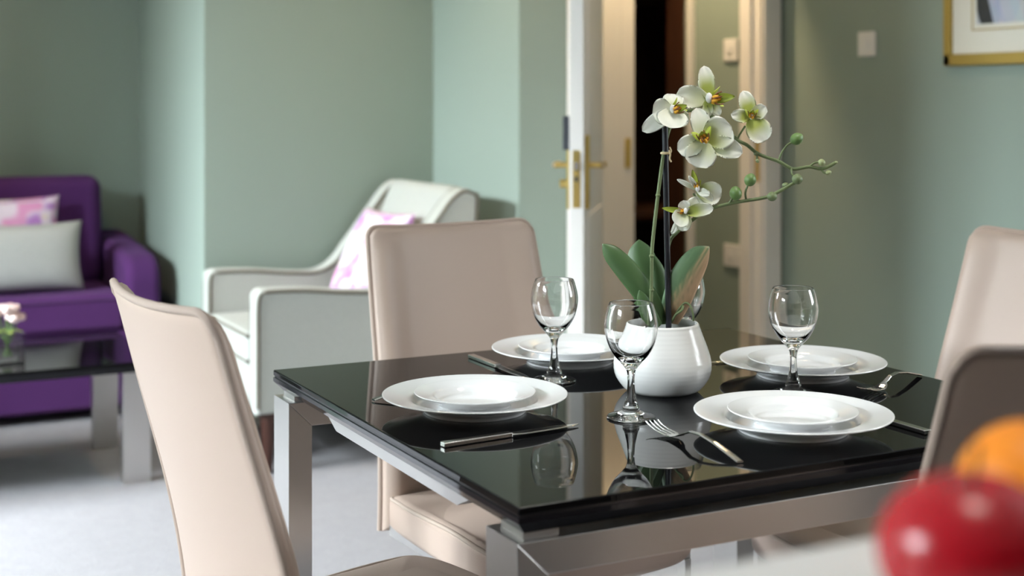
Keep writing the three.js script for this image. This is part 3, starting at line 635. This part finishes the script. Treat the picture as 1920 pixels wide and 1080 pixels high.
    const fn = (th) => (u, v) => {
      const a = u * 2 - 1, ww = w * Math.max(0.0, width(Math.min(1, 0.02 + 0.98 * v))), ruffle = 0.0012 * Math.sin(a * 7 + v * 9 + ph) * smooth(0.5, 1, Math.max(Math.abs(a), v)) * (1 - Math.pow(v, 8));
      return axis.clone().multiplyScalar(v).addScaledVector(side, a * ww).addScaledVector(nr, cup * ww * (a * a - 0.3) + 0.12 * len * Math.sin(Math.PI * v) * 0.6 + ruffle + th * (1 - a * a) * Math.sin(Math.PI * v));
    };
    const g = closedSkin(fn(0.0006), fn(-0.0006), 12, 14), p = g.attributes.position, col = [];
    for (let i = 0; i < p.count; i++) {
      const q = V(p.getX(i), p.getY(i), p.getZ(i)), v = q.dot(ax) / len, a = Math.abs(q.dot(side)) / w, m = Math.min(1, 1.2 * greenish * (1 - smooth(0.1, 0.85, v)) + greenish * 0.6 * (1 - smooth(0.3, 0.95, Math.max(a, v))));
      col.push(...pale.map((c, j) => c * (1 - m) + green[j] * m));
    }
    g.setAttribute('color', new THREE.Float32BufferAttribute(col, 3));
    return part('petal', g, M.petal, parent);
  }
  function flower(px, py, d, petals, lip) {
    const f = new THREE.Group(); f.name = 'flower'; f.position.copy(P(px, py, d)); plant.add(f);
    for (const q of petals) petal(f, ...q);
    // column, throat and lip in the direction of the lip vector
    const [lx, ly, lz, s0] = lip, size = s0 * 1.3, dir = V(lx / k, -ly / k, lz / k), L = dir.length(), dn = dir.clone().normalize();
    const q = new THREE.Quaternion().setFromUnitVectors(V(0, 1, 0), dn);
    part('column', new THREE.SphereGeometry(size * 0.2 / k, 14, 10).scale(1, 1.5, 1).translate(0, 0.002, 0.006), M.porcelain, f);
    const lobe = (sx, sz, turn, bend, wd, lg, mat) => {
      const fn = (th) => (u, v) => { const a = u * 2 - 1, ww = wd * Math.pow(Math.sin(Math.PI * (0.1 + 0.88 * v)), 0.8); return V(sx + a * ww, v * lg, sz + bend * v * v + 0.5 * ww * a * a + th * (1 - a * a) * Math.sin(Math.PI * v)); };
      const g = closedSkin(fn(0.0006), fn(-0.0006), 8, 10); g.rotateY(turn); g.applyQuaternion(q); part('lip', g, mat, f);
    };
    const s = size / k;
    lobe(0, 0, 0, 0.3 * s, 0.3 * s, L, M.lipGreen);
    lobe(0, 0.1 * s, 1.9, 0.5 * s, 0.26 * s, 0.75 * s, M.lipGreen);
    lobe(0, 0.1 * s, -1.9, 0.5 * s, 0.26 * s, 0.75 * s, M.lipGreen);
    const th = []; for (let i = 0; i < 5; i++) { const a = i * 1.3; th.push(new THREE.SphereGeometry(0.11 * s, 8, 6).scale(1, 1.6, 1).translate(0.17 * s * Math.cos(a), 0.3 * s + 0.06 * s * i, 0.25 * s + 0.17 * s * Math.sin(a))); }
    const tg = mergeGeometries(th); tg.applyQuaternion(q); part('throat', tg, M.lipGold, f);
    const hr = []; for (let i = 0; i < 4; i++) { const a = i * 1.57 + 0.4; hr.push(tube([V(0.1 * s * Math.cos(a), 0.2 * s, 0.3 * s), V(0.3 * s * Math.cos(a), 0.5 * s, 0.3 * s + 0.2 * s * Math.sin(a)), V(0.36 * s * Math.cos(a), 0.8 * s, 0.2 * s + 0.26 * s * Math.sin(a))], 0.035 * s, 10, 5)); }
    const hg = mergeGeometries(hr); hg.applyQuaternion(q); part('tendril', hg, M.lipBrown, f);
  }
  // petal: dx, dy, dz, half width, cup, shape, greenness ; lip: dx, dy, dz, size
  flower(1259, 206, 0.012, [[-38, 6, 8, 25, 0.3, 'round', 0.1], [-6, 34, 26, 30, 0.25, 'round', 0.1], [-56, 40, -4, 16, 0.25, 'long', 0.0], [28, 28, 4, 16, 0.2, 'long', 0.5], [4, -30, -14, 20, 0.2, 'round', 0.2]], [26, -14, 18, 22]);
  flower(1329, 186, -0.004, [[-8, -63, -4, 16, 0.25, 'long', 0.75], [-62, -8, 6, 22, 0.25, 'round', 0.3], [-4, 34, 6, 11, 0.25, 'long', 0.85], [20, 32, 4, 11, 0.25, 'long', 0.75]], [48, -8, 12, 26]);
  flower(1317, 262, 0.026, [[48, -26, 10, 32, 0.22, 'round', 0.55], [70, 24, 4, 20, 0.25, 'long', 0.5], [-18, 50, 10, 30, 0.2, 'round', 0.35], [-52, 18, 8, 21, 0.25, 'round', 0.35], [-14, -60, -10, 19, 0.2, 'long', 0.25]], [-12, -24, 26, 25]);
  flower(1407, 220, 0.004, [[-14, -50, -4, 16, 0.3, 'long', 0.8], [27, -20, 8, 14, 0.3, 'round', 0.5], [-39, -6, 8, 13, 0.25, 'long', 0.8], [24, 46, 10, 24, 0.3, 'round', 0.7]], [0, -18, 16, 17]);
  flower(1304, 354, 0.018, [[-39, -20, 12, 5, 0.3, 'long', 0.2], [-18, -27, 18, 5, 0.3, 'long', 0.1], [46, 12, -2, 22, 0.3, 'round', 0.5], [22, 10, 14, 8, 0.2, 'long', 0.1], [26, 26, 2, 14, 0.3, 'round', 0.3]], [-10, -38, 4, 16]);
  flower(1281, 395, 0.024, [[-20, 22, 16, 18, 0.3, 'round', 0.35], [52, -8, 6, 13, 0.45, 'long', 0.75], [30, -22, -4, 15, 0.2, 'round', 0.2], [-6, 36, 2, 15, 0.3, 'round', 0.55], [-25, 42, -8, 7, 0.2, 'long', 0.2], [-4, -22, 6, 12, 0.3, 'round', 0.05]], [-44, -8, 2, 15]);
  // curling aerial root at the rim
  part('root', tube([P(1262, 600, 0.0), P(1270, 582, 0.004), P(1283, 567, 0.006), P(1293, 572, 0.008), P(1298, 588, 0.01), P(1299, 600, 0.008)], 0.0016, 30, 6), M.stemGreen, plant);
  part('root', tube([P(1258, 604, 0.004), P(1266, 588, 0.01), P(1276, 580, 0.012), P(1280, 572, 0.008)], 0.002, 20, 6), M.stemGreen, plant);
}

// ---------------------------------------------------------------- breakfast bar with fruit
{
  const t = thing('unseen_kitchen_units', 'unseen run of dark brown kitchen units darkening the kitchen end', 'kitchen units', [0, 0, ZB]);  // out of view, dark so the kitchen end throws little light back
  for (let k = 0; k < 7; k++) {
    const x = XL + 0.35 + k * 0.62;
    part('carcass', slab(x, 0.1, -0.56, x + 0.61, 2.2, -0.02), M.closetWood, t);
    const d = part('unit_door', slab(x + 0.003, 0.1, -0.582, x + 0.607, 2.19, -0.562, 0.003), M.closetWood, t);
    part('unit_handle', slab(x + 0.55, 1.0, -0.6, x + 0.562, 1.25, -0.583), M.steel, d);
  }
  part('plinth', slab(XL + 0.35, 0, -0.5, XL + 0.35 + 7 * 0.62, 0.1, -0.02), M.closetWood, t);
}
const BY = 0.975;
{
  const t = thing('breakfast_bar', 'white worktop edge blurred in the near foreground', 'worktop', [0.9, 0, -0.2]);
  part('worktop', slab(-1.5, BY - 0.04, -0.378, 2.0, BY, 0.45, 0.004), M.worktop, t);
  part('unseen_cabinet_body', slab(-1.45, 0, -0.05, 1.95, BY - 0.04, 0.42), M.cabinet, t);  // out of view, kept dark to bounce little light onto the near chair
}
{
  const t = thing('apple', 'blurred shiny red apple in the near right corner', 'apple', [0.452, BY, -0.442], 0.7);
  const g = new THREE.SphereGeometry(1, 48, 36), p = g.attributes.position;
  for (let i = 0; i < p.count; i++) {
    const x = p.getX(i), y = p.getY(i), z = p.getZ(i), a = Math.atan2(z, x), rr = Math.hypot(x, z), lob = 1 + 0.03 * Math.cos(5 * a) * smooth(-0.2, -1, y);
    const yy = y * 0.92 - 0.28 * Math.exp(-Math.pow(rr / 0.24, 2)) * Math.sign(y) * (y > 0 ? 1 : 0.7), w = (1 + 0.1 * y - 0.06 * y * y) * lob;
    p.setXYZ(i, x * w * 0.0405, yy * 0.0405 + 0.0372, z * w * 0.0405);
  }
  g.computeVertexNormals();
  part('skin', g, M.apple, t);
  part('stalk', tube([V(0, 0.062, 0), V(0.001, 0.074, 0.001), V(0.004, 0.086, 0.002)], 0.0015, 10, 6), M.bark, t);
}
{
  const t = thing('orange', 'blurred bright orange behind the red apple', 'orange', [0.553, BY, -0.5]);
  const g = new THREE.SphereGeometry(0.0385, 48, 32), p = g.attributes.position;
  for (let i = 0; i < p.count; i++) { const s = 1 + 0.006 * (nC(0.5 + p.getX(i) * 5, 0.5 + p.getY(i) * 5) - 0.5); p.setXYZ(i, p.getX(i) * s, p.getY(i) * s * 0.96 + 0.037, p.getZ(i) * s); }
  g.computeVertexNormals();
  part('peel', g, M.orange, t);
  part('navel', new THREE.SphereGeometry(0.003, 10, 8).scale(1, 0.4, 1).translate(0, 0.0742, 0), M.bark, t);
}

// ---------------------------------------------------------------- cushions
function cushionShape(w, h, d) {
  const b = (sgn) => (u, v) => {
    const a = u * 2 - 1, c = v * 2 - 1, k = Math.pow(Math.max(0, 1 - Math.pow(Math.abs(a), 3)), 0.55) * Math.pow(Math.max(0, 1 - Math.pow(Math.abs(c), 3)), 0.55);
    const pinch = 1 - 0.07 * (1 - a * a) * c * c, pinch2 = 1 - 0.07 * (1 - c * c) * a * a;
    return V(a * w / 2 * pinch2, c * h / 2 * pinch + h / 2, sgn * d / 2 * k);
  };
  return closedSkin(b(1), b(-1), 28, 28);
}

// ---------------------------------------------------------------- sofa
{
  const x0 = -0.27, x1 = 1.256, zf = -5.4, zr = -6.1;
  const t = thing('sofa', 'dark purple fabric sofa against the back wall', 'sofa', [(x0 + x1) / 2, 0, (zf + zr) / 2]);
  const ox = (x0 + x1) / 2, oz = (zf + zr) / 2, B = (a, b, c, d, e, f, r) => slab(a - ox, b, c - oz, d - ox, e, f - oz, r);
  part('base', B(x0 + 0.1, 0.04, zr + 0.02, x1 - 0.1, 0.335, zf - 0.005, 0.02), M.sofa, t);
  for (const s of [0, 1]) {
    const a = s ? x1 - 0.135 : x0, b = s ? x1 : x0 + 0.135;
    const sh = new THREE.Shape(), r = 0.05; // arm seen from the side, front at +
    sh.moveTo(0, 0.04); sh.lineTo(0.68, 0.04); sh.lineTo(0.69, 0.5); sh.quadraticCurveTo(0.69, 0.6, 0.6, 0.615); sh.lineTo(0.0, 0.66); sh.lineTo(0, 0.04);
    const bv = 0.035, g = new THREE.ExtrudeGeometry(sh, { depth: 0.135 - 2 * bv, bevelThickness: bv, bevelSize: bv, bevelOffset: -bv, bevelSegments: 6, curveSegments: 12 });
    g.rotateY(-Math.PI / 2); g.translate(b - bv - ox, 0, zr + 0.01 - oz);
    part('arm', metreUV(g), M.sofa, t);
    const ring = []; for (const [zz, yy] of [[0.66, 0.06], [0.67, 0.4], [0.665, 0.5], [0.63, 0.585], [0.56, 0.606], [0.3, 0.626], [0.02, 0.648]]) ring.push(V((s ? b - 0.012 : a + 0.012) - ox, yy - 0.002, zr + 0.01 + zz - oz));
    part('arm_piping', tube(ring, 0.006, 60, 8), M.sofaPiping, t);
  }
  const n = 2, w = (x1 - x0 - 0.27) / n;
  for (let k = 0; k < n; k++) {
    const a = x0 + 0.135 + k * w;
    part('seat_cushion', B(a + 0.003, 0.335, zr + 0.2, a + w - 0.003, 0.478, zf + 0.01, 0.03), M.sofa, t);
    part('seat_piping', tube([V(a + 0.02 - ox, 0.455, zf + 0.008 - oz), V(a + w / 2 - ox, 0.455, zf + 0.009 - oz), V(a + w - 0.02 - ox, 0.455, zf + 0.008 - oz)], 0.005, 20, 8), M.sofaPiping, t);
    const bc = rbox(w - 0.006, 0.46, 0.17, 0.06, 6); bc.rotateX(-0.13); bc.translate(a + w / 2 - ox, 0.675, zr + 0.2 - oz);
    part('back_cushion', bc, M.sofa, t);
  }
  part('back', B(x0 + 0.125, 0.04, zr, x1 - 0.125, 0.86, zr + 0.12, 0.03), M.sofa, t);
  for (const [a, b] of [[x0 + 0.08, zf - 0.08], [x1 - 0.08, zf - 0.08], [x0 + 0.08, zr + 0.08], [x1 - 0.08, zr + 0.08]]) part('foot', slab(a - 0.025 - ox, 0, b - 0.025 - oz, a + 0.025 - ox, 0.045, b + 0.025 - oz), M.darkWood, t);
}
function cushion(name, label, mat, w, h, d, pos, rx, ry) {
  const m = shade(new THREE.Mesh(cushionShape(w, h, d), mat)); m.name = numbered(name); m.userData = { label, category: 'cushion' };
  m.rotation.order = 'YXZ'; m.rotation.set(rx, ry, 0); m.position.set(...pos); scene.add(m);
}
cushion('cushion', 'pale grey cushion at the front of the purple sofa', M.greyCushion, 0.46, 0.27, 0.14, [0.76, 0.48, -5.53], -0.2, 0.03);
cushion('cushion', 'pink and lilac patterned cushion behind the grey one on the sofa', M.floralCushion, 0.44, 0.36, 0.12, [0.71, 0.48, -5.7], -0.16, 0.0);

// ---------------------------------------------------------------- armchair
{
  const xf = 1.31, zn = -4.33, zo = -5.0, W = zn - zo, t = thing('armchair', 'pale grey green upholstered armchair with swept arms and dark piping', 'armchair', [1.72, 0, (zn + zo) / 2], -Math.PI / 2);
  // local: +z is the chair's front, x across; side panel profile in (s = distance behind the front, y)
  const zl = 1.72 - xf, at = 0.082;
  const top = [[0.03, 0.603], [0.15, 0.6], [0.3, 0.585], [0.41, 0.582], [0.48, 0.615], [0.537, 0.685], [0.6, 0.765], [0.644, 0.823], [0.69, 0.88], [0.733, 0.908], [0.765, 0.9], [0.785, 0.872]];
  const sh = new THREE.Shape(); sh.moveTo(0, 0.2); sh.lineTo(0, 0.57); sh.quadraticCurveTo(0, 0.603, 0.03, 0.603);
  sh.splineThru(top.slice(1).map((p) => new THREE.Vector2(...p))); sh.lineTo(0.76, 0.2); sh.lineTo(0, 0.2);
  const bv = 0.012, sg = new THREE.ExtrudeGeometry(sh, { depth: at - 2 * bv, bevelThickness: bv, bevelSize: bv, bevelOffset: -bv, bevelSegments: 4, curveSegments: 24 });
  sg.rotateY(Math.PI / 2); // shape x -> -z, depth -> +x
  metreUV(sg);
  for (const s of [-1, 1]) {
    const g = sg.clone(); g.translate(s < 0 ? -W / 2 + bv : W / 2 - at + bv, 0, zl);
    part('arm', g, M.armchair, t);
    for (const e of [0, 1]) {
      const x = (s < 0 ? -W / 2 : W / 2 - at) + (e ? at - 0.003 : 0.003);
      const pp = [V(x, 0.22, zl - 0.006), V(x, 0.4, zl - 0.006), V(x, 0.56, zl - 0.007), V(x, 0.588, zl - 0.018), ...top.map(([a, y]) => V(x, y - 0.008, zl - a - 0.003)), V(x, 0.6, zl - 0.765), V(x, 0.22, zl - 0.75)];
      part('arm_piping', tube(pp, 0.0068, 120, 6), M.armchairPiping, t);
    }
  }
  const wi = W - 2 * at;
  part('front_rail', slab(-wi / 2 - 0.002, 0.2, zl - 0.6, wi / 2 + 0.002, 0.345, zl - 0.012, 0.012), M.armchair, t);
  part('seat_cushion', slab(-wi / 2 + 0.002, 0.347, zl - 0.58, wi / 2 - 0.002, 0.452, zl + 0.006, 0.022), M.armchair, t);
  for (const y of [0.36, 0.443]) part('cushion_piping', tube([V(-wi / 2 + 0.012, y, zl - 0.3), V(-wi / 2 + 0.012, y, zl - 0.02), V(-wi / 2 + 0.02, y, zl + 0.002), V(0, y, zl + 0.005), V(wi / 2 - 0.02, y, zl + 0.002), V(wi / 2 - 0.012, y, zl - 0.02), V(wi / 2 - 0.012, y, zl - 0.3)], 0.006, 80, 6), M.armchairPiping, t);
  // back pad, rolled over the top
  const bp = new THREE.Shape(); bp.moveTo(0.5, 0.35); bp.lineTo(0.55, 0.45); bp.quadraticCurveTo(0.62, 0.7, 0.69, 0.86); bp.quadraticCurveTo(0.71, 0.915, 0.745, 0.912); bp.quadraticCurveTo(0.79, 0.905, 0.79, 0.86); bp.lineTo(0.77, 0.2); bp.lineTo(0.6, 0.2);
  const bg = new THREE.ExtrudeGeometry(bp, { depth: wi + 0.004, bevelEnabled: false, curveSegments: 20 }); bg.rotateY(Math.PI / 2); bg.translate(-wi / 2 - 0.002, 0, zl);
  part('back', metreUV(bg), M.armchair, t);
  for (const [x, z] of [[-W / 2 + 0.045, zl - 0.05], [W / 2 - 0.045, zl - 0.05], [-W / 2 + 0.045, zl - 0.7], [W / 2 - 0.045, zl - 0.7]]) {
    const g = new THREE.CylinderGeometry(0.028, 0.017, 0.2, 4).rotateY(Math.PI / 4); g.translate(x, 0.1, z); part('leg', g, M.darkWood, t);
  }
}
cushion('cushion', 'pink and lilac patterned cushion leaning in the pale armchair', M.floralCushion, 0.36, 0.4, 0.12, [1.745, 0.456, -4.665], -0.46, -Math.PI / 2 + 0.12);

// ---------------------------------------------------------------- coffee table and posy
{
  const x0 = -0.15, x1 = 1.015, z0 = -5.03, z1 = -4.42, y = 0.39, t = thing('coffee_table', 'low coffee table with black glass top and flat steel legs', 'coffee table', [(x0 + x1) / 2, 0, (z0 + z1) / 2]);
  const hx = (x1 - x0) / 2, hz = (z1 - z0) / 2;
  part('glass_top', slab(-hx, y - 0.012, -hz, hx, y, hz, 0.002), M.blackGlass, t);
  part('top_frame', slab(-hx + 0.01, y - 0.034, -hz + 0.01, hx - 0.01, y - 0.012, hz - 0.01), M.edgeGlass, t);
  for (const s of [-1, 1]) for (const e of [-1, 1]) part('leg', slab(e < 0 ? -hx + 0.015 : hx - 0.102, 0, s < 0 ? -hz + 0.04 : hz - 0.065, e < 0 ? -hx + 0.102 : hx - 0.015, y - 0.034, s < 0 ? -hz + 0.08 : hz - 0.025, 0.002), M.steel, t);
}
{
  const px = 0.585, pz = -4.6, y = 0.39, s = 0.045;
  const t = thing('glass_vase', 'small square glass vase on the coffee table', 'vase', [px, y, pz], 0.1);
  part('wall', (() => { const outer = new THREE.Shape(); outer.moveTo(-s, -s); outer.lineTo(s, -s); outer.lineTo(s, s); outer.lineTo(-s, s); outer.lineTo(-s, -s); const h = new THREE.Path(), i = s - 0.006; h.moveTo(-i, -i); h.lineTo(-i, i); h.lineTo(i, i); h.lineTo(i, -i); h.lineTo(-i, -i); outer.holes.push(h); const g = new THREE.ExtrudeGeometry(outer, { depth: 0.085, bevelEnabled: false }); g.rotateX(-Math.PI / 2); g.translate(0, 0.008, 0); return g; })(), M.glass, t);
  part('bottom', slab(-s, 0, -s, s, 0.008, s), M.glass, t);
  const b = thing('flower_posy', 'posy of pale pink flowers in the square glass vase', 'flowers', [px, y, pz], 0.1);
  for (let i = 0; i < 13; i++) {
    const a = i * 2.4, rr = 0.042 * Math.sqrt(i / 13), cx = rr * Math.cos(a), cz = rr * Math.sin(a), cy = 0.165 - 9 * rr * rr + 0.012 * rnd() - 0.01 * (i % 3);
    const petals = [];
    for (let j = 0; j < 9; j++) { const q = j * 2.1, o = 0.006 + 0.0014 * j, g = new THREE.SphereGeometry(0.0145, 8, 6, 0, Math.PI * 1.1, 0.2, 1.5); g.scale(1, 1.15, 0.55); g.rotateX(0.15 * j * 0.35); g.translate(0, 0, o); g.rotateY(q); petals.push(g); }
    const g = mergeGeometries(petals); g.rotateZ(-cx * 9); g.rotateX(cz * 9); g.translate(cx, cy, cz);
    part('blossom', g, M.rose, b);
    part('flower_stem', tube([V(cx, cy, cz), V(cx * 0.6, cy - 0.05, cz * 0.6), V(-cx * 0.4, 0.02, -cz * 0.4)], 0.0018, 12, 5), M.budGreen, b);
  }
  for (let i = 0; i < 6; i++) { const a = i * 1.05, g = surface((u, v) => V((u - 0.5) * 0.026 * Math.sin(Math.PI * (0.08 + 0.9 * v)), 0.095 + 0.02 * v - 0.02 * v * v, 0.012 + v * 0.04), 5, 6); g.rotateY(a); part('posy_leaf', g, M.roseLeaf, b); }
}

renderer.render(scene, camera);
